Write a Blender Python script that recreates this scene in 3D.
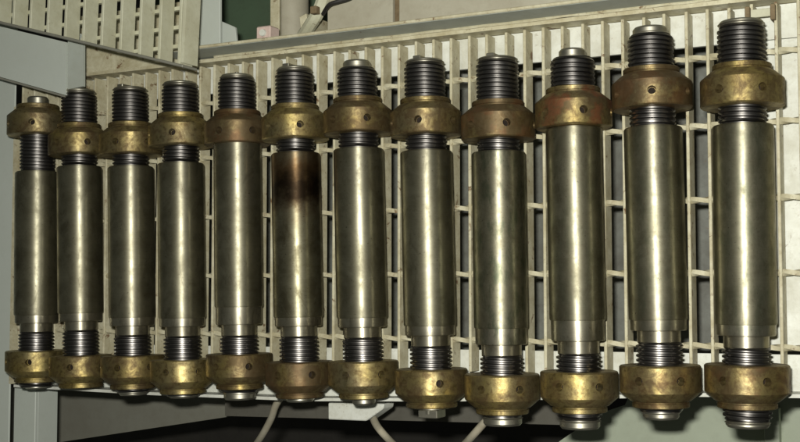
import bpy, bmesh, math, random
from mathutils import Vector, Matrix
for o in list(bpy.data.objects): bpy.data.objects.remove(o)
S = bpy.context.scene
COL = S.collection
R = math.radians
rnd = random.Random(4)

# ------------------------------------------------------------------ camera
TH, PS, DIST, FPX = R(28.0), R(3.2), 1.789, 1150.0
FW = Vector((-math.sin(TH)*math.cos(PS), math.sin(PS), -math.cos(TH)*math.cos(PS)))
RT = Vector((math.cos(TH), 0, -math.sin(TH)))
UP = RT.cross(FW)
CP = -FW*DIST
cam = bpy.data.objects.new('camera', bpy.data.cameras.new('camera'))
COL.objects.link(cam)
cam.matrix_world = Matrix(((RT.x, UP.x, -FW.x, CP.x), (RT.y, UP.y, -FW.y, CP.y), (RT.z, UP.z, -FW.z, CP.z), (0, 0, 0, 1)))
cam.data.sensor_width = 36; cam.data.lens = FPX/800*36
cam.data.clip_start = 0.02; cam.data.clip_end = 60
S.camera = cam
S.render.resolution_x, S.render.resolution_y = 1024, 566

# ------------------------------------------------------------------ light: dim indoor room + the camera's own flash
W = bpy.data.worlds.new('World'); S.world = W; W.use_nodes = True
bg = W.node_tree.nodes['Background']
bg.inputs[0].default_value = (0.95, 1.0, 0.86, 1); bg.inputs[1].default_value = 0.045
fl = bpy.data.lights.new('flash', 'AREA'); fl.shape = 'RECTANGLE'; fl.size = 0.05; fl.size_y = 0.03
fl.energy = 33; fl.color = (1.0, 0.98, 0.90)
flo = bpy.data.objects.new('flash', fl); COL.objects.link(flo)
flo.matrix_world = cam.matrix_world @ Matrix.Translation((-0.045, 0.07, 0.0))
S.view_settings.view_transform = 'Standard'; S.view_settings.look = 'None'
S.view_settings.exposure = 0.0; S.view_settings.gamma = 1.0
S.view_settings.use_curve_mapping = False

def onz(x, y, z):                      # photo pixel (800 wide) -> point on the horizontal plane at height z
    d = FW*FPX + RT*(x-400) - UP*(y-221)
    return CP + d*((z-CP.z)/d.z)

# ------------------------------------------------------------------ materials
def nodes(name):
    m = bpy.data.materials.new(name); m.use_nodes = True
    return m, m.node_tree.nodes, m.node_tree.links, m.node_tree.nodes['Principled BSDF']

def noise(N, L, vec, scale, detail=5, rough=0.6, dist=0.0):
    n = N.new('ShaderNodeTexNoise'); n.inputs['Scale'].default_value = scale
    n.inputs['Detail'].default_value = detail; n.inputs['Roughness'].default_value = rough
    n.inputs['Distortion'].default_value = dist
    L.new(vec, n.inputs['Vector']); return n.outputs['Fac']

def ramp(N, L, fac, stops):
    r = N.new('ShaderNodeValToRGB'); e = r.color_ramp.elements
    while len(e) < len(stops): e.new(0.5)
    for q, (p, c) in zip(e, stops):
        q.position = p; q.color = (c[0], c[1], c[2], 1) if hasattr(c, '__len__') else (c, c, c, 1)
    L.new(fac, r.inputs[0]); return r.outputs[0]

def mix(N, L, fac, a, b, mode='MIX'):
    m = N.new('ShaderNodeMix'); m.data_type = 'RGBA'; m.blend_type = mode
    for sock, v in ((m.inputs[0], fac), (m.inputs[6], a), (m.inputs[7], b)):
        if hasattr(v, 'is_output'): L.new(v, sock)
        elif hasattr(v, '__len__'): sock.default_value = (v[0], v[1], v[2], 1)
        else: sock.default_value = v
    return m.outputs[2]

def math_n(N, L, op, a, b=0.0, clamp=False):
    m = N.new('ShaderNodeMath'); m.operation = op; m.use_clamp = clamp
    for sock, v in ((m.inputs[0], a), (m.inputs[1], b)):
        if hasattr(v, 'is_output'): L.new(v, sock)
        else: sock.default_value = v
    return m.outputs[0]

def coords(N, L, seed=True, scale=(1, 1, 1)):
    tc = N.new('ShaderNodeTexCoord'); mp = N.new('ShaderNodeMapping')
    L.new(tc.outputs['Object'], mp.inputs['Vector']); mp.inputs['Scale'].default_value = scale
    if seed:
        oi = N.new('ShaderNodeObjectInfo'); mu = N.new('ShaderNodeVectorMath'); mu.operation = 'SCALE'
        mu.inputs[0].default_value = (7.3, 3.1, 5.7); L.new(oi.outputs['Random'], mu.inputs['Scale'])
        L.new(mu.outputs[0], mp.inputs['Location'])
    return mp.outputs[0]

def bump(N, L, bs, h, strength, dist=0.001):
    b = N.new('ShaderNodeBump'); b.inputs['Strength'].default_value = strength; b.inputs['Distance'].default_value = dist
    L.new(h, b.inputs['Height']); L.new(b.outputs[0], bs.inputs['Normal'])

def paint(name, base, dirt, amount=0.5, rough=0.5, scale=22, rust=(0.16, 0.09, 0.04), rust_amt=0.0):
    m, N, L, bs = nodes(name)
    v = coords(N, L)
    n1 = noise(N, L, v, scale, 7, 0.65); n2 = noise(N, L, v, scale*7, 4, 0.7)
    f = ramp(N, L, n1, ((0.35, 0), (0.72, 1)))
    c = mix(N, L, math_n(N, L, 'MULTIPLY', f, amount), base, dirt)
    f2 = ramp(N, L, n2, ((0.5, 0), (0.75, 1)))
    c = mix(N, L, math_n(N, L, 'MULTIPLY', f2, amount*0.6), c, dirt)
    if rust_amt:
        n3 = noise(N, L, v, scale*1.7, 8, 0.72, 0.6)
        f3 = ramp(N, L, n3, ((0.66-0.1*rust_amt, 0), (0.74-0.1*rust_amt, 1)))
        c = mix(N, L, f3, c, rust)
    L.new(c, bs.inputs['Base Color'])
    L.new(ramp(N, L, n1, ((0.3, rough-0.08), (0.8, rough+0.2))), bs.inputs['Roughness'])
    bs.inputs['Specular IOR Level'].default_value = 0.35
    bump(N, L, bs, n2, 0.25)
    return m

# turned steel of the bolt bodies; object colour carries R = overall stain, G = green patina and painted-in green reflections, B = heat band
def steel_mat(name, base, dark, rough, aniso, stain=True, film=0.17):
    m, N, L, bs = nodes(name)
    v = coords(N, L); oi = N.new('ShaderNodeObjectInfo'); sp = N.new('ShaderNodeSeparateColor')
    L.new(oi.outputs['Color'], sp.inputs[0])
    bs.inputs['Metallic'].default_value = 1.0
    n1 = noise(N, L, v, 28, 7, 0.62, 0.4); n2 = noise(N, L, v, 110, 5, 0.7)
    vs = coords(N, L, True, (1.0, 26.0, 1.0)); ring = noise(N, L, vs, 22, 4, 0.75)     # fine turning rings along the axis
    f = ramp(N, L, n1, ((0.42, 0), (0.75, 1)))
    c = mix(N, L, math_n(N, L, 'MULTIPLY', f, 0.75), base, dark)
    c = mix(N, L, math_n(N, L, 'MULTIPLY', ramp(N, L, n2, ((0.5, 0), (0.8, 1))), 0.4), c, dark)
    c = mix(N, L, math_n(N, L, 'MULTIPLY', ramp(N, L, ring, ((0.3, 1), (0.7, 0))), 0.22), c, dark)
    if stain:
        sm = noise(N, L, coords(N, L, True, (1.0, 0.45, 1.0)), 40, 8, 0.78, 0.7)       # oil smears and handling marks
        c = mix(N, L, math_n(N, L, 'MULTIPLY', ramp(N, L, sm, ((0.52, 0), (0.66, 1))), 0.55), c, (0.13, 0.105, 0.05))
        c = mix(N, L, math_n(N, L, 'MULTIPLY', ramp(N, L, noise(N, L, v, 260, 3, 0.6), ((0.66, 0), (0.72, 1))), 0.8), c, (0.06, 0.045, 0.025))
        c = mix(N, L, math_n(N, L, 'MULTIPLY', ramp(N, L, noise(N, L, v, 16, 6, 0.7), ((0.40, 0), (0.62, 1))), sp.outputs[0]), c, (0.10, 0.07, 0.03))
        c = mix(N, L, math_n(N, L, 'MULTIPLY', ramp(N, L, noise(N, L, coords(N, L, True, (1.0, 0.35, 1.0)), 62, 8, 0.75), ((0.47, 0), (0.62, 1))), sp.outputs[1]), c, (0.10, 0.14, 0.07))  # green patina mottle; also green reflections painted into the colour as axial streaks
        tc = N.new('ShaderNodeTexCoord'); sx = N.new('ShaderNodeSeparateXYZ'); L.new(tc.outputs['Object'], sx.inputs[0])
        # scorched band 35 to 75 mm below the upper shoulder, brown halo above it
        wob = math_n(N, L, 'MULTIPLY_ADD', noise(N, L, v, 30, 6, 0.65), 0.09); wob.node.inputs[2].default_value = -0.045
        yy = math_n(N, L, 'ADD', sx.outputs[1], wob)
        dist = math_n(N, L, 'ABSOLUTE', math_n(N, L, 'ADD', yy, 0.056))
        core = ramp(N, L, math_n(N, L, 'MULTIPLY', dist, 20.0), ((0.10, 0.85), (0.80, 0)))
        halo = ramp(N, L, math_n(N, L, 'MULTIPLY', math_n(N, L, 'ABSOLUTE', math_n(N, L, 'ADD', yy, 0.04)), 12.0), ((0.2, 0.8), (0.9, 0)))
        c = mix(N, L, math_n(N, L, 'MULTIPLY', halo, sp.outputs[2]), c, (0.20, 0.10, 0.035))
        c = mix(N, L, math_n(N, L, 'MULTIPLY', core, sp.outputs[2]), c, (0.025, 0.018, 0.013))
    L.new(mix(N, L, 0.42 if aniso else 0.0, c, (0.78, 0.76, 0.66)) if not stain else mix(N, L, math_n(N, L, 'SUBTRACT', 0.22, math_n(N, L, 'MULTIPLY', sp.outputs[2], 0.40)), c, (0.78, 0.76, 0.66)), bs.inputs['Base Color'])
    r = ramp(N, L, n1, ((0.3, rough-0.03), (0.7, rough+0.16)))
    if stain: r = math_n(N, L, 'ADD', r, math_n(N, L, 'MULTIPLY', ramp(N, L, sm, ((0.48, 0), (0.66, 1))), 0.10))
    L.new(r, bs.inputs['Roughness'])
    if aniso:
        tg = N.new('ShaderNodeTangent'); tg.direction_type = 'RADIAL'; tg.axis = 'Y'
        L.new(tg.outputs[0], bs.inputs['Tangent'])
        bs.inputs['Anisotropic'].default_value = aniso; bs.inputs['Anisotropic Rotation'].default_value = 0.25
    bump(N, L, bs, ring, 0.06, 0.0004)
    if aniso:
        b2 = N.new('ShaderNodeBsdfPrincipled'); L.new(c, b2.inputs['Base Color'])
        b2.inputs['Metallic'].default_value = 0.85; b2.inputs['Roughness'].default_value = 0.50
        ms = N.new('ShaderNodeMixShader'); ms.inputs[0].default_value = film
        L.new(bs.outputs[0], ms.inputs[1]); L.new(b2.outputs[0], ms.inputs[2])
        L.new(ms.outputs[0], N['Material Output'].inputs['Surface'])
    return m

# bronze coloured nuts; object colour R = brown grime, G = red lead patches, B = seed
def nut_mat():
    m, N, L, bs = nodes('nut_metal')
    v = coords(N, L); oi = N.new('ShaderNodeObjectInfo'); sp = N.new('ShaderNodeSeparateColor')
    L.new(oi.outputs['Color'], sp.inputs[0])
    n1 = noise(N, L, v, 34, 7, 0.68, 0.5); n2 = noise(N, L, v, 130, 5, 0.72); n3 = noise(N, L, v, 14, 4, 0.55)
    c = mix(N, L, ramp(N, L, n3, ((0.35, 0), (0.65, 1))), (0.47, 0.37, 0.13), (0.37, 0.315, 0.17))
    th = math_n(N, L, 'ADD', n1, math_n(N, L, 'MULTIPLY_ADD', sp.outputs[0], 0.34)); th.node.inputs[1].default_value = 0
    g = math_n(N, L, 'ADD', n1, math_n(N, L, 'MULTIPLY', sp.outputs[0], 0.30))
    f = ramp(N, L, g, ((0.47, 0), (0.72, 1)))
    c = mix(N, L, math_n(N, L, 'MULTIPLY', f, 0.88), c, (0.090, 0.058, 0.028))
    c = mix(N, L, math_n(N, L, 'MULTIPLY', ramp(N, L, n2, ((0.48, 0), (0.64, 1))), 0.65), c, (0.10, 0.062, 0.025))
    red = ramp(N, L, noise(N, L, v, 26, 5, 0.6), ((0.5, 0), (0.6, 1)))
    c = mix(N, L, math_n(N, L, 'MULTIPLY', red, sp.outputs[1]), c, (0.36, 0.10, 0.045))
    L.new(c, bs.inputs['Base Color'])
    L.new(ramp(N, L, n1, ((0.3, 0.42), (0.75, 0.66))), bs.inputs['Roughness'])
    L.new(ramp(N, L, g, ((0.45, 0.95), (0.9, 0.6))), bs.inputs['Metallic'])
    tg = N.new('ShaderNodeTangent'); tg.direction_type = 'RADIAL'; tg.axis = 'Y'
    L.new(tg.outputs[0], bs.inputs['Tangent']); bs.inputs['Anisotropic'].default_value = 0.45; bs.inputs['Anisotropic Rotation'].default_value = 0.25
    bump(N, L, bs, n2, 0.35, 0.0006)
    return m

M = {}
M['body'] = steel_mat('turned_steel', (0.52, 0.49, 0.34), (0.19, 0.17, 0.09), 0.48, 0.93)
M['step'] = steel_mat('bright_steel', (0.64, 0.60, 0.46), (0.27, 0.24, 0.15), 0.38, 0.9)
M['thread'] = steel_mat('thread_steel', (0.22, 0.21, 0.20), (0.07, 0.066, 0.06), 0.30, 0.0, False)
M['tip'] = steel_mat('tip_steel', (0.42, 0.40, 0.31), (0.17, 0.15, 0.10), 0.38, 0.3, False)
M['nut'] = nut_mat()
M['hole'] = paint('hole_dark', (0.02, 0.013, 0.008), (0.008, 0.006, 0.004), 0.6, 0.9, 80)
M['cream'] = paint('cream_paint', (0.62, 0.59, 0.43), (0.34, 0.29, 0.16), 0.85, 0.5, 30, rust_amt=0.75)
M['cream_step'] = paint('cream_paint_worn', (0.58, 0.58, 0.44), (0.36, 0.34, 0.21), 0.6, 0.55, 18, rust_amt=0.3)
M['white'] = paint('white_paint', (0.74, 0.76, 0.70), (0.46, 0.45, 0.36), 0.75, 0.45, 20, rust_amt=0.35)
M['grey'] = paint('grey_paint', (0.52, 0.56, 0.51), (0.43, 0.46, 0.40), 0.35, 0.5, 9)
M['toe'] = paint('grey_edge_paint', (0.46, 0.50, 0.45), (0.33, 0.34, 0.28), 0.5, 0.5, 12, rust_amt=0.1)
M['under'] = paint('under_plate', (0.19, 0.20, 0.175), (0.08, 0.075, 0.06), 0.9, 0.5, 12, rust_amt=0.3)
M['beige'] = paint('beige_paint', (0.46, 0.44, 0.345), (0.33, 0.30, 0.22), 0.8, 0.5, 10, rust_amt=0.1)
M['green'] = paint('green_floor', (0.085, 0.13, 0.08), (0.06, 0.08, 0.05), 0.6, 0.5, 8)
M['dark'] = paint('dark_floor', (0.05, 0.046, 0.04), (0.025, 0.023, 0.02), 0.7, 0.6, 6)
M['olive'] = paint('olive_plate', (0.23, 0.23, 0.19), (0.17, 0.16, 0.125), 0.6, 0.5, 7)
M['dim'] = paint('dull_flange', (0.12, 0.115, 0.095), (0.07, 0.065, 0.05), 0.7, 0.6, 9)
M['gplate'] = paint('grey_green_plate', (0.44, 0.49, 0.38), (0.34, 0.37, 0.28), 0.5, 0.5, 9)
M['cable'] = paint('cable_sheath', (0.60, 0.56, 0.44), (0.40, 0.34, 0.22), 0.6, 0.5, 30)
M['rust'] = paint('rusty_metal', (0.22, 0.165, 0.09), (0.10, 0.07, 0.04), 0.8, 0.7, 60)
M['pink'] = paint('pink_plastic', (0.66, 0.52, 0.46), (0.45, 0.33, 0.28), 0.5, 0.5, 40)
M['black'] = paint('black_rubber', (0.02, 0.02, 0.018), (0.035, 0.03, 0.025), 0.5, 0.5, 30)

# ------------------------------------------------------------------ mesh helpers
def mesh_of(name, bm, mat, sharp=32):
    bmesh.ops.recalc_face_normals(bm, faces=bm.faces)
    me = bpy.data.meshes.new(name); bm.to_mesh(me); bm.free()
    me.materials.append(M[mat])
    me.polygons.foreach_set('use_smooth', [True]*len(me.polygons))
    me.set_sharp_from_angle(angle=R(sharp))
    return me

def link(name, me, parent=None, loc=(0, 0, 0), rot=(0, 0, 0), color=None):
    o = bpy.data.objects.new(name, me); COL.objects.link(o)
    o.parent = parent; o.location = loc; o.rotation_euler = rot
    if color: o.color = (*color, 1)
    return o

def tag(o, label=None, cat=None, group=None, kind=None):
    for k, v in (('label', label), ('category', cat), ('group', group), ('kind', kind)):
        if v: o[k] = v
    return o

def empty(name, loc, label, cat, group=None, rz=0):
    o = link(name, None, None, loc, (0, 0, rz)); o.empty_display_size = 0.05
    return tag(o, label, cat, group)

def lathe(bm, prof, seg=64, axis_y=True):
    """prof: list of (y, r) along local Y; capped ends"""
    rings = []
    for y, r in prof:
        if r < 1e-6: rings.append([bm.verts.new((0, y, 0))]); continue
        rings.append([bm.verts.new((r*math.sin(2*math.pi*k/seg), y, r*math.cos(2*math.pi*k/seg))) for k in range(seg)])
    for a, b in zip(rings, rings[1:]):
        for k in range(seg):
            k2 = (k+1) % seg
            if len(a) == 1: bm.faces.new((a[0], b[k], b[k2]))
            elif len(b) == 1: bm.faces.new((a[k], b[0], a[k2]))
            else: bm.faces.new((a[k], b[k], b[k2], a[k2]))
    for rg in (rings[0], rings[-1]):
        if len(rg) > 1: bm.faces.new(rg)

def box(bm, x0, x1, y0, y1, z0, z1, bev=0.0):
    r = bmesh.ops.create_cube(bm, size=1)
    bmesh.ops.scale(bm, vec=(x1-x0, y1-y0, z1-z0), verts=r['verts'])
    bmesh.ops.translate(bm, vec=((x0+x1)/2, (y0+y1)/2, (z0+z1)/2), verts=r['verts'])
    if bev:
        es = list({e for v in r['verts'] for e in v.link_edges})
        bmesh.ops.bevel(bm, geom=es, offset=bev, segments=1, affect='EDGES')

def slab(bm, pts, z0, z1, bev=0.0):
    """pts: outline in XY, extruded from z0 to z1"""
    lo = [bm.verts.new((p[0], p[1], z0)) for p in pts]; hi = [bm.verts.new((p[0], p[1], z1)) for p in pts]
    n = len(pts); bm.faces.new(lo[::-1]); bm.faces.new(hi)
    for i in range(n): bm.faces.new((lo[i], lo[(i+1) % n], hi[(i+1) % n], hi[i]))
    if bev:
        bmesh.ops.bevel(bm, geom=list(bm.edges), offset=bev, segments=1, affect='EDGES')

def tube(bm, pts, r, seg=12, sub=8):
    P = [Vector(p) for p in pts]; Q = []
    for i in range(len(P)-1):
        a, b, c, d = P[max(i-1, 0)], P[i], P[i+1], P[min(i+2, len(P)-1)]
        for k in range(sub):
            t = k/sub
            Q.append(0.5*((2*b)+(c-a)*t+(2*a-5*b+4*c-d)*t*t+(3*b-a-3*c+d)*t**3))
    Q.append(P[-1]); rings = []; n = Vector((1, 0.2, 0.1))
    for i, q in enumerate(Q):
        t = (Q[min(i+1, len(Q)-1)]-Q[max(i-1, 0)]).normalized()
        n = (n - t*n.dot(t)).normalized(); b = t.cross(n)
        rings.append([bm.verts.new(q+r*(math.cos(2*math.pi*k/seg)*n+math.sin(2*math.pi*k/seg)*b)) for k in range(seg)])
    for a, b in zip(rings, rings[1:]):
        for k in range(seg): bm.faces.new((a[k], a[(k+1) % seg], b[(k+1) % seg], b[k]))
    bm.faces.new(rings[0]); bm.faces.new(rings[-1][::-1])

def simple(name, build, mat, parent=None, loc=(0, 0, 0), rot=(0, 0, 0)):
    bm = bmesh.new(); build(bm); return link(name, mesh_of(name, bm, mat), parent, loc, rot)

# ------------------------------------------------------------------ the setting under and around the grating
GX0, GX1, GYB = -0.826, 0.735, 0.283
def st(name, build, mat, label, cat):
    return tag(simple(name, build, mat), label, cat, kind='structure')

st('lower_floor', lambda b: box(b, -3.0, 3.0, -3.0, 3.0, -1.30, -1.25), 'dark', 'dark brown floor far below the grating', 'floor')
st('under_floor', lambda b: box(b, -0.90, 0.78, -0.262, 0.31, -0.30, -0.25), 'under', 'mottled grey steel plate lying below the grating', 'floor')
pl = [onz(-60, 392, -0.36), onz(150, 380, -0.36), onz(330, 385, -0.36), onz(300, 406, -0.36), onz(68, 441, -0.36), onz(-60, 462, -0.36)]
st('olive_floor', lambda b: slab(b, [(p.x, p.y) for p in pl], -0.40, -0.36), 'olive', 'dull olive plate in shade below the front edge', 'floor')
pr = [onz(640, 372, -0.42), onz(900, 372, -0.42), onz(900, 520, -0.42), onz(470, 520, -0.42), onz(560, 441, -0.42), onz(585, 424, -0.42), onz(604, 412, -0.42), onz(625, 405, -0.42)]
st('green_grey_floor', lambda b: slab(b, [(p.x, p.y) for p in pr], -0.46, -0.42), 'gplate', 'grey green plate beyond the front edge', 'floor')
st('deck_plate', lambda b: box(b, -1.35, GX0-0.0075, -0.75, 0.50, -0.006, -0.002, 0.001), 'grey', 'plain grey deck plate beside the grating', 'deck')

# ------------------------------------------------------------------ support frame (white angle iron round the grating)
fr = empty('support_frame', (0, 0, -0.25), 'white painted angle iron frame carrying the grating', 'frame')
def fpart(name, build, mat='white'): 
    o = simple(name, build, mat, fr); o.location = (0, 0, 0.25); return o
FE = [(-0.822, -0.291), (-0.493, -0.291), (-0.183, -0.287), (0.085, -0.275), (0.461, -0.251), (0.80, -0.240)]   # front edge in plan
fpart('ledge', lambda b: slab(b, [(x, y+0.0055) for x, y in FE] + [(0.80, -0.190), (-0.822, -0.210)], -0.043, -0.036))
fpart('edge_lip', lambda b: slab(b, [(x, y) for x, y in FE] + [(x, y+0.005) for x, y in FE[::-1]], -0.043, -0.001))
fpart('ledge', lambda b: box(b, -0.822, 0.80, 0.236, GYB, -0.043, -0.036))
fpart('edge_lip', lambda b: box(b, -0.70, 0.80, GYB+0.001, GYB+0.007, -0.043, -0.001), 'cream')
fpart('ledge', lambda b: box(b, 0.528, 0.80, -0.188, 0.235, -0.044, -0.037))
fpart('ledge', lambda b: box(b, -0.822, -0.775, -0.208, 0.235, -0.044, -0.037))
fpart('edge_lip', lambda b: box(b, -0.8325, -0.8265, -0.285, 0.24, -0.043, 0.001), 'cream')
for x in (-0.78, 0.0, 0.70):
    fpart('stay', lambda b: box(b, x-0.02, x+0.02, 0.245, 0.275, -0.25, -0.0435))
    fpart('stay', lambda b: box(b, x-0.02, x+0.02, -0.252, -0.222, -0.25, -0.0445))
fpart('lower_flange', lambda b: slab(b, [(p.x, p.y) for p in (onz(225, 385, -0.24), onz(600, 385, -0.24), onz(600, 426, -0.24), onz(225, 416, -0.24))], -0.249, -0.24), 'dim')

# ------------------------------------------------------------------ floor grating
gr = empty('floor_grating', (0, 0, 0), 'cream painted steel bar grating that the row of bolts lies on', 'grating')
bm = bmesh.new(); box(bm, -0.0022, 0.0022, -0.230, GYB-0.004, -0.0285, 0.0, 0.0007)
bar_me = mesh_of('bearing_bar', bm, 'cream')
k = 0
xs = [0.478+0.03*i for i in range(-43, 9)]
for x in xs:
    link('bearing_bar', bar_me, gr, (x+rnd.uniform(-.0009, .0009), rnd.uniform(-.001, .001), -abs(rnd.gauss(0, .0004))), (0, 0, rnd.uniform(-.0016, .0016)))
bm = bmesh.new()                       # twisted square rod
n = 420; L0, L1 = xs[0]-0.006, xs[-1]+0.006; rg = []
for i in range(n+1):
    t = L0+(L1-L0)*i/n; a = t/0.03*math.pi/2
    rg.append([bm.verts.new((t, 0.0046*math.cos(a+q*math.pi/2), 0.0046*math.sin(a+q*math.pi/2))) for q in range(4)])
for a, b in zip(rg, rg[1:]):
    for q in range(4): bm.faces.new((a[q], a[(q+1) % 4], b[(q+1) % 4], b[q]))
bm.faces.new(rg[0]); bm.faces.new(rg[-1][::-1])
rod_me = mesh_of('cross_rod', bm, 'cream', 50)
for y in (0.2135, 0.119, 0.017, -0.083, -0.182):
    link('cross_rod', rod_me, gr, (0, y, -0.0055))

# ------------------------------------------------------------------ toe plate behind the grating
tp = empty('toe_plate', (0, GYB+0.01, 0), 'long upright grey toe plate along the back of the grating', 'toe plate')
simple('plate', lambda b: box(b, -0.435, 0.95, 0, 0.005, -0.03, 0.060, 0.0008), 'toe', tp)
simple('top_lip', lambda b: box(b, -0.435, 0.95, 0.0002, 0.0052, 0.0605, 0.0640, 0.0012), 'cream', tp)
simple('weld_bead', lambda b: tube(b, [(x, -0.0015+rnd.uniform(-.001, .001), 0.0015+rnd.uniform(-.0015, .0015)) for x in [(-0.36+i*0.03) for i in range(44)]], 0.0024, 6, 3), 'cream', tp)

# ------------------------------------------------------------------ raised grating with the slanted edge, upper left
ZS = 0.15
sg = empty('step_grating', (0, 0, 0), 'raised worn grating cut on a slant above a grey cover plate', 'grating')
A, B = onz(-40, 14, ZS), onz(181, 67, ZS)
def edge_y(x): return A.y+(B.y-A.y)*(x-A.x)/(B.x-A.x)
YT = 0.75
x = B.x-0.006; i = 0
while x > A.x:
    y0 = edge_y(x)+0.004
    def bb(b, w=0.0028): box(b, -w, w, 0, YT-y0, -0.032, 0, 0.0008)
    simple('bearing_bar', bb, 'cream_step', sg, (x, y0, ZS-0.001), (0, 0, R(-2.0)))
    x -= 0.0405; i += 1
y = B.y+0.012; rods = []
while y < YT-0.02:
    xl = max(A.x, A.x+(y-A.y)*(B.x-A.x)/(B.y-A.y)+0.02) if y < A.y else A.x
    if xl < B.x-0.02:
        simple('cross_rod', lambda b: box(b, xl, B.x-0.004+(y-B.y)*0.035, -0.003, 0.003, -0.004, 0.004), 'cream_step', sg, (0, y, ZS-0.037))
    y += 0.031
dv = (B-A).normalized(); nv = Vector((-dv.y, dv.x, 0))
def diag(b):
    p = [A-dv*0.02, B+dv*0.004, B+dv*0.004+nv*0.0045, A-dv*0.02+nv*0.0045]
    slab(b, [(q.x, q.y) for q in p], ZS-0.036, ZS+0.002, 0.0012)
simple('edge_bar', diag, 'olive', sg)
simple('side_bar', lambda b: slab(b, [(B.x, B.y+0.008), (B.x+0.006, B.y+0.006), (B.x+0.030, YT), (B.x+0.024, YT)], ZS-0.034, ZS+0.001), 'cream_step', sg)
ZP = 0.085
q = [onz(-60, 12, ZP), onz(65.5, 42, ZP), onz(65.5, 95, ZP), onz(-60, 60, ZP)]
simple('cover_plate', lambda b: slab(b, [(p.x, p.y) for p in q], ZP-0.006, ZP), 'grey', sg)
dq = (q[2]-q[3]).normalized(); nq = Vector((-dq.y, dq.x, 0))
simple('plate_lip', lambda b: slab(b, [((p).x, (p).y) for p in (q[3]-nq*.004, q[2]-nq*.004, q[2]-nq*.0005, q[3]-nq*.0005)], ZP-0.012, ZP+0.004), 'olive', sg)
q2 = [onz(67, 30, ZP), onz(82, 34, ZP), onz(82, 86, ZP), onz(67, 89, ZP)]
simple('flat_bar', lambda b: slab(b, [(p.x, p.y) for p in q2], ZP-0.008, ZP-0.002), 'toe', sg)
simple('leg', lambda b: box(b, A.x+0.10, A.x+0.125, 0.55, 0.575, -1.25, ZS-0.037), 'grey', sg)
simple('leg', lambda b: box(b, B.x-0.16, B.x-0.135, 0.55, 0.575, -1.25, ZS-0.037), 'grey', sg)

# ------------------------------------------------------------------ things beyond the toe plate
def solo(name, build, mat, label, cat, group=None):
    return tag(simple(name, build, mat), label, cat, group)
def quad(z, *px): return [(p.x, p.y) for p in (onz(x, y, z) for x, y in px)]
gp = empty('grey_plate', (0, 0, 0), 'grey painted bracket plate standing beyond the end of the toe plate', 'plate')
simple('plate', lambda b: slab(b, quad(0.02, (198, -60), (220, -60), (220, 50), (198, 54)), 0.014, 0.02, 0.001), 'grey', gp)
simple('mount', lambda b: slab(b, quad(0.0, (184, -60), (197.5, -60), (197.5, 51), (184, 53)), -0.006, 0.0, 0.001), 'cream_step', gp)
simple('gusset', lambda b: slab(b, quad(0.0, (221, 21), (235, 27), (237, 47), (221, 50)), -0.006, 0.0, 0.001), 'grey', gp)
st('green_floor', lambda b: slab(b, quad(-0.35, (150, -200), (330, -200), (330, 45), (150, 60)), -0.40, -0.35), 'green', 'dark green painted floor seen beyond the toe plate', 'floor')
pb = onz(263, 33, 0.03)
pk = empty('junction_box', (pb.x, pb.y, 0.0), 'small pinkish white box with round plug behind the toe plate', 'box')
simple('case', lambda b: box(b, -0.014, 0.014, -0.012, 0.012, 0.002, 0.03, 0.002), 'pink', pk)
simple('plug', lambda b: (lathe(b, [(0, 0), (0, 0.006), (0.004, 0.0055), (0.004, 0)], 16), bmesh.ops.rotate(b, cent=(0, 0, 0), matrix=Matrix.Rotation(R(90), 3, 'X'), verts=b.verts)), 'white', pk, (0.001, 0, 0.0305))
solo('flat_bar', lambda b: slab(b, quad(-0.05, (270, -80), (279, -80), (279, 40), (270, 41)), -0.056, -0.05, 0.001), 'cream', 'narrow cream flat bar between the green floor and the grey pipe', 'bar')
pa, pc = onz(292, 60, -0.12), onz(292, -140, -0.12)
solo('pipe', lambda b: tube(b, [pa, (pa+pc)/2, pc], 0.030, 24, 2), 'beige', 'thick dull beige pipe running away beyond the toe plate', 'pipe')
c0 = [onz(303, 36, -0.02), onz(311, 24, 0.0), onz(319, 10, 0.01), onz(326, -14, 0.0), onz(330, -50, -0.02)]
br = empty('cable_bracket', onz(305, 32, -0.02), 'chipped cream hooked bracket with rust beside the beige pipe', 'bracket')
def brp(name, build, mat): 
    o = simple(name, build, mat, br); o.location = -br.location; return o
brp('arm', lambda b: tube(b, c0, 0.011, 10, 5), 'cream_step')
brp('foot', lambda b: slab(b, quad(-0.005, (299, 17), (306, 13), (309, 30), (301, 33)), -0.25, -0.005, 0.001), 'cream')
brp('bolt_head', lambda b: box(b, -0.006, 0.006, -0.006, 0.006, 0, 0.012, 0.001), 'rust').location = onz(317, 11, 0.022)-br.location
solo('black_cable', lambda b: tube(b, [onz(323, 14, 0.012), onz(329, 5, 0.03), onz(338, 1.5, 0.03), onz(350, -2, 0.02), onz(370, -14, 0.012)], 0.0035, 8, 6), 'black', 'thin black cable looping from the chipped bracket', 'cable')
bp = empty('cover_panel', onz(600, 0, 0.0), 'wide beige cover panel with seam beyond the toe plate', 'panel')
def bpp(name, build, mat):
    o = simple(name, build, mat, bp); o.location = -bp.location; return o
xa, xb, xc = onz(326, 20, 0).x, onz(391.5, 20, 0).x, onz(397.5, 20, 0).x
bpp('panel', lambda b: box(b, xa, xb-0.0005, 0.305, 0.9, -0.25, -0.004, 0.001), 'beige')
bpp('seam_strip', lambda b: box(b, xb, xc, 0.305, 0.9, -0.25, -0.010, 0.001), 'rust')
bpp('panel', lambda b: box(b, xc+0.0005, 1.1, 0.305, 0.9, -0.25, -0.004, 0.001), 'beige')
fpart('back_shelf', lambda b: box(b, -0.695, -0.4355, GYB+0.0075, 0.40, -0.016, -0.010, 0.001), 'cream')
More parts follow.
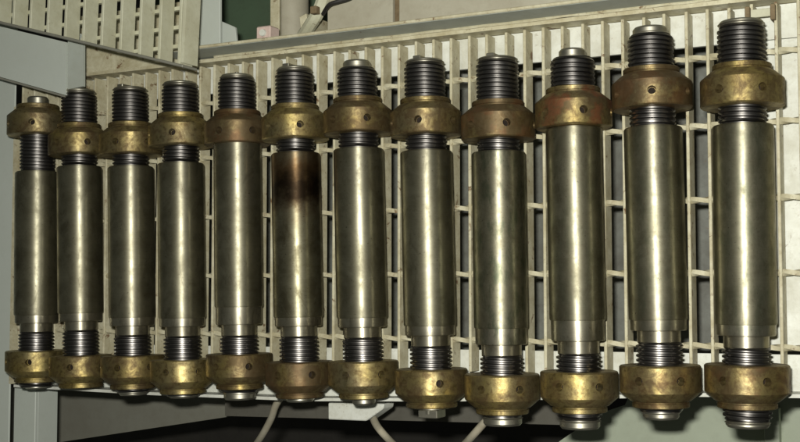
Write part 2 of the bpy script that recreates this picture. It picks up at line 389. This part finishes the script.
for i, (px, py) in enumerate(((189, 10), (190, 28))):
    c = onz(px, py, 0.012)
    t = empty('rusty_bolt', (c.x, c.y, 0.0005), 'rusty brown bolt head standing beside the raised grating', 'bolt', 'rusty bolts beside the raised grating')
    simple('stem', lambda b: box(b, -0.008, 0.008, -0.008, 0.008, 0, 0.006), 'rust', t)
    def hexh(b):
        slab(b, [(0.017*math.cos(R(60*k+10)), 0.017*math.sin(R(60*k+10))) for k in range(6)], 0.0065, 0.020, 0.0012)
    simple('head', hexh, 'rust', t)

# rusty grating clip at the back
cl = onz(761, 13, 0.0)
gc = empty('grating_clip', (cl.x, cl.y, 0.0), 'small rusty brown saddle clip on the grating in front of the toe plate', 'clip')
def upr(s): return lambda b: box(b, s*0.0165-0.0032, s*0.0165+0.0032, -0.012, 0.009, -0.012, 0.009, 0.0008)
simple('jaw', upr(-1), 'rust', gc); simple('jaw', upr(1), 'rust', gc)
simple('bridge', lambda b: box(b, -0.013, 0.013, -0.006, 0.005, 0.0004, 0.004, 0.0006), 'cream_step', gc)

# ------------------------------------------------------------------ below the front edge: box beam, cables, white gland box, pipe stub
ZB = -0.0445
xl_, xs_ = onz(13.5, 425, ZB).x, onz(35, 425, ZB).x
zb_ = ZB
while onz(58, 425, zb_).x > xs_ and zb_ > -0.4: zb_ -= 0.002        # depth of the side that shows
bt = empty('box_beam', (xs_, -0.5, zb_), 'light grey steel beam running out from the front corner of the frame', 'beam')
simple('top_flange', lambda b: box(b, xl_-xs_, 0, -0.45, 0.21, ZB-zb_-0.008, ZB-zb_, 0.0012), 'grey', bt)
simple('web', lambda b: box(b, xl_-xs_+0.002, -0.0015, -0.45, 0.21, 0.0, ZB-zb_-0.0085, 0.001), 'grey', bt)

def cable(pts, r, label):
    return solo('cable', lambda b: tube(b, pts, r, 12, 8), 'cable', label, 'cable')
cable([onz(300, 384, -0.07), onz(284, 395, -0.07), onz(276, 405, -0.09), onz(270, 421, -0.13), onz(257, 443, -0.2), onz(235, 470, -0.4), onz(215, 500, -0.8), onz(205, 500, -1.24)], 0.0062, 'cream cable curving down below the brown stained nut')
cable([onz(372, 414, -0.055), onz(377, 426, -0.09), onz(391, 442, -0.14), onz(420, 470, -0.35), onz(425, 480, -0.8), onz(430, 480, -1.24)], 0.0062, 'yellowish cable coming out of the white gland box')
cable([onz(512, 392, -0.06), onz(497, 408, -0.07), onz(483, 424, -0.09), onz(466, 443, -0.14), onz(440, 470, -0.35), onz(435, 480, -0.8), onz(440, 480, -1.24)], 0.0062, 'whitish cable slanting under the bolt with long threaded stub')
gb = [onz(328, 403, -0.045), onz(328, 419.5, -0.045), onz(366, 421, -0.045), onz(383, 409, -0.045), onz(384, 404, -0.045)]
ge = empty('gland_box', (gb[0].x, gb[0].y, -0.045), 'white cable gland box with sloped end under the frame edge', 'box')
simple('case', lambda b: slab(b, [(p.x-gb[0].x, p.y-gb[0].y) for p in gb], -0.035, 0.0, 0.0015), 'white', ge)
fp = onz(774, 428, -0.42)
solo('floor_rib', lambda b: box(b, fp.x-0.012, fp.x+0.012, fp.y-0.2, fp.y+0.035, -0.4195, -0.398, 0.001), 'gplate', 'raised rib on the grey green plate', 'rib')

# ------------------------------------------------------------------ the bolts
ZA = 0.0541
RB, RS, RN, RC, RR = 0.0390, 0.0372, 0.0285, 0.0308, 0.0270     # body, step, neck, thread crest, thread root
PITCH = 0.0062

def thread_mesh(y0, y1):
    """helical thread along local Y from y0 (upper) down to y1, solid core inside"""
    bm = bmesh.new(); seg = 36; Lh = y0-y1
    turns = Lh/PITCH+1; K = int(turns*seg); prof = ((0.0, RR), (0.20, RC), (0.55, RC), (0.75, RR))
    cols = []
    for k in range(K+seg+1):
        th = 2*math.pi*k/seg; col = []
        for f, r in prof:
            s = PITCH*(k/seg-1+f)
            sc = min(max(s, 0), Lh); e = min(sc, Lh-sc)/(PITCH*0.9)
            rr = RR+(r-RR)*min(1, max(0, e))
            col.append(bm.verts.new((rr*math.sin(th), y0-sc, rr*math.cos(th))))
        cols.append(col)
    for k in range(K):
        a, b, c, d = cols[k], cols[k+1], cols[k+seg], cols[k+seg+1]
        for j in range(3): bm.faces.new((a[j], a[j+1], b[j+1], b[j]))
        bm.faces.new((a[3], c[0], d[0], b[3]))
    bmesh.ops.remove_doubles(bm, verts=bm.verts, dist=1e-7)
    return mesh_of('thread', bm, 'thread', 35)

def lathe_mesh(name, prof, mat, seg=64, sharp=30):
    bm = bmesh.new(); lathe(bm, prof, seg); return mesh_of(name, bm, mat, sharp)

# nut: outer face towards local +Y, 0 = inner face; six spanner holes cut by boolean
NR = 0.0534
def nut_mesh():
    bm = bmesh.new()
    lathe(bm, [(0.0, RC-0.002), (0.0, NR-0.0016), (0.0016, NR), (0.0345, NR), (0.0358, NR-0.0007), (0.0465, 0.0402), (0.0472, 0.0362), (0.0490, 0.0360),
               (0.0496, 0.0376), (0.0546, 0.0376), (0.0556, 0.0364), (0.0556, RC-0.002)], 72)
    base = link('nut_base', mesh_of('nut_base', bm, 'nut', 25))
    bm = bmesh.new()
    for k in range(6):
        a = R(60*k)
        r = bmesh.ops.create_cone(bm, cap_ends=True, segments=18, radius1=0.0057, radius2=0.0057, depth=0.03)
        mt = Matrix.Rotation(a, 4, 'Y') @ Matrix.Translation((0, 0.0185, NR))
        bmesh.ops.transform(bm, matrix=mt, verts=r['verts'])
    cut = link('nut_cut', mesh_of('nut_cut', bm, 'nut'))
    md = base.modifiers.new('b', 'BOOLEAN'); md.operation = 'DIFFERENCE'; md.object = cut; md.solver = 'EXACT'
    dg = bpy.context.evaluated_depsgraph_get()
    me = bpy.data.meshes.new_from_object(base.evaluated_get(dg))
    bpy.data.objects.remove(base); bpy.data.objects.remove(cut)
    me.name = 'nut'
    me.polygons.foreach_set('use_smooth', [True]*len(me.polygons)); me.set_sharp_from_angle(angle=R(25))
    return me
NUT = nut_mesh()
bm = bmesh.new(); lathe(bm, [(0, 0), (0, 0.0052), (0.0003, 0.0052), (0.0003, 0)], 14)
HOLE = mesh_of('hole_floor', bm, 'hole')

# cached lathe pieces
cache = {}
def cached(key, fn):
    if key not in cache: cache[key] = fn()
    return cache[key]

def end_tip(bolt, y, sign, kind, r, ln):
    """plain end beyond the thread; sign +1 = towards local +Y"""
    def mk():
        c = min(0.003, ln*0.4)
        pr = [(-0.004, RR-0.0006), (0.0006, RR-0.0006), (0.002, r+0.0015), (0.0028, r), (ln-c, r), (ln, r-c*0.8), (ln, 0)]
        bm = bmesh.new(); lathe(bm, pr, 48)
        if kind == 'slot':                       # a raised tongue across the end face
            box(bm, -0.006, 0.006, ln-0.001, ln+0.004, -r*0.93, r*0.93, 0.0008)
        if kind == 'flat':                       # square end with flat faces
            box(bm, -r*0.98, r*0.98, 0.002, ln+0.003, -r*0.98, r*0.98, 0.0012)
        if sign < 0: bmesh.ops.rotate(bm, cent=(0, 0, 0), matrix=Matrix.Rotation(math.pi, 3, 'X'), verts=bm.verts)
        return mesh_of('end_tip', bm, 'tip', 30)
    o = link('end_tip', cached(('tip', sign, kind, r, ln), mk), bolt, (0, y, 0))
    if kind == 'pin':
        o2 = simple('centre_pin', lambda b: lathe(b, [(ln-0.001, 0.0032), (ln+0.005, 0.0032), (ln+0.006, 0.0022), (ln+0.006, 0)], 12), 'tip', o)
    return o

# x top / x bottom (photo), Y of upper shoulder (m), variant, inner face of upper nut, inner face of lower nut, hole angles, tips, grime, red, body stains with painted green reflections, label
BOLTS = [
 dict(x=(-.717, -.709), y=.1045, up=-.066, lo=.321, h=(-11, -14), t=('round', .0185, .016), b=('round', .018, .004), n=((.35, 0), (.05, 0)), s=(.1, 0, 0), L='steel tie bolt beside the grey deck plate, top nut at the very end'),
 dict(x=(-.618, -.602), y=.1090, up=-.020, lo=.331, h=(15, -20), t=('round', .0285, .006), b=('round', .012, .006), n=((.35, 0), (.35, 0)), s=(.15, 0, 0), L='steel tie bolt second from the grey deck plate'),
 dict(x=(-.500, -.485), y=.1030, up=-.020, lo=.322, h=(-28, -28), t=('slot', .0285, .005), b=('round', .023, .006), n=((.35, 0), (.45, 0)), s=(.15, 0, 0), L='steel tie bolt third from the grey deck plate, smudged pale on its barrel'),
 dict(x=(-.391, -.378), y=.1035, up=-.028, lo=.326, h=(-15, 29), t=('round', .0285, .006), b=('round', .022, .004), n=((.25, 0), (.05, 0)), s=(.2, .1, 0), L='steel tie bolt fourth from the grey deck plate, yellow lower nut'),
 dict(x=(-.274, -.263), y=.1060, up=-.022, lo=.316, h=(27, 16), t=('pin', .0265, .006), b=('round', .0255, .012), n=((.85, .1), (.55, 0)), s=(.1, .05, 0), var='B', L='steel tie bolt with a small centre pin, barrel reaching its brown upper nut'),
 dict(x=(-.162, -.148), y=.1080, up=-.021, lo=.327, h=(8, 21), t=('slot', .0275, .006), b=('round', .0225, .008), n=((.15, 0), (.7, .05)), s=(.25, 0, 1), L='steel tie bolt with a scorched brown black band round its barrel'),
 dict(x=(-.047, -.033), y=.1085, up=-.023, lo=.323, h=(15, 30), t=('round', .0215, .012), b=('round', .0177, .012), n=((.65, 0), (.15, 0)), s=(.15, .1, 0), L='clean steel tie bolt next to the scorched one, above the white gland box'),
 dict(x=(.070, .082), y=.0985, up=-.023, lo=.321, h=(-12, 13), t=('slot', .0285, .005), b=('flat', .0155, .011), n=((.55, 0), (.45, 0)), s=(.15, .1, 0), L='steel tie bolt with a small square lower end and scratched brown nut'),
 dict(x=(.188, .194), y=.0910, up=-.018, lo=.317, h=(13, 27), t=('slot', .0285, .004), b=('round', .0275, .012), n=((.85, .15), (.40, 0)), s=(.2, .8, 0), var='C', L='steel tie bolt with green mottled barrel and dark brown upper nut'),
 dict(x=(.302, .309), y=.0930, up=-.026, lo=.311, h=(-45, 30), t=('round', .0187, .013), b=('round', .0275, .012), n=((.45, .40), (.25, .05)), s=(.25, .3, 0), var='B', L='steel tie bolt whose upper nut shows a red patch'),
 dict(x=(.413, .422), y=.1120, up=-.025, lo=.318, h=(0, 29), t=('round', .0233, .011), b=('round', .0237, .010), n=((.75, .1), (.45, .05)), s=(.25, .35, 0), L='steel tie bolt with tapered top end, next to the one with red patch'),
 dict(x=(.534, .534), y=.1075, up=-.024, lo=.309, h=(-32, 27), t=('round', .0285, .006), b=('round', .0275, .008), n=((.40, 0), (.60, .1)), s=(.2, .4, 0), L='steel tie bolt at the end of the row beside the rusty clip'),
]
TOP, BOT = -0.137, 0.389
for bd in BOLTS:
    (xt, xb), yy = bd['x'], bd['y']
    var = bd.get('var', 'A')
    b0, b1, b2, b3 = {'A': (0.0, 0.258, 0.272, 0.286), 'B': (-0.025, 0.241, 0.269, 0.285), 'C': (0.0, 0.252, 0.275, 0.289)}[var]
    yaw = math.atan2(xb-xt, 0.525)
    xm = xt+(xb-xt)*(0.137/0.526)
    t = empty('tie_bolt', (xm, yy, ZA), bd['L'], 'bolt', 'tie bolts laid in a row on the grating', yaw)
    spin = rnd.uniform(0, 6.28)
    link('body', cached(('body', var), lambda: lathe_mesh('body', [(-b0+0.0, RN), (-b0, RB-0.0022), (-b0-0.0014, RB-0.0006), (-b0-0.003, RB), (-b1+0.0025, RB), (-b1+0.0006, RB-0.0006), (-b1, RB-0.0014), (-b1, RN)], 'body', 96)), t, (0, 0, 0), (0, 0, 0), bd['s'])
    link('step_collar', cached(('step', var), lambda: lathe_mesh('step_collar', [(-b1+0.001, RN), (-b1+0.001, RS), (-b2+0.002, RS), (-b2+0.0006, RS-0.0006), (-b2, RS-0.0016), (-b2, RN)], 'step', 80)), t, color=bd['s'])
    link('neck', cached(('neck', var), lambda: lathe_mesh('neck', [(-b2+0.001, RN), (-b3-0.001, RN)], 'step', 64)), t, color=(0.1, 0, 0))
    tk, tr, tl = bd['t']; bk, brr, bl = bd['b']
    link('thread', cached(('thr', b0, tl), lambda: thread_mesh(-TOP-tl, -b0-0.0005)), t)
    link('thread', cached(('thr2', b3, bl), lambda: thread_mesh(-b3+0.0005, -BOT+bl)), t)
    end_tip(t, -TOP-tl, 1, tk, tr, tl)
    end_tip(t, -BOT+bl, -1, bk, brr, bl)
    phi = math.atan2(CP.x-xm, CP.z-ZA)          # spanner holes face as in the photograph
    un = link('nut', NUT, t, (0, -bd['up'], 0), (0, phi+R(bd['h'][0]), 0), (bd['n'][0][0], bd['n'][0][1], 0))
    ln_ = link('nut', NUT, t, (0, -bd['lo'], 0), (math.pi, phi+R(bd['h'][1]), 0), (bd['n'][1][0], bd['n'][1][1], 0))
    for nt, tilt in ((un, 1), (ln_, 1)):
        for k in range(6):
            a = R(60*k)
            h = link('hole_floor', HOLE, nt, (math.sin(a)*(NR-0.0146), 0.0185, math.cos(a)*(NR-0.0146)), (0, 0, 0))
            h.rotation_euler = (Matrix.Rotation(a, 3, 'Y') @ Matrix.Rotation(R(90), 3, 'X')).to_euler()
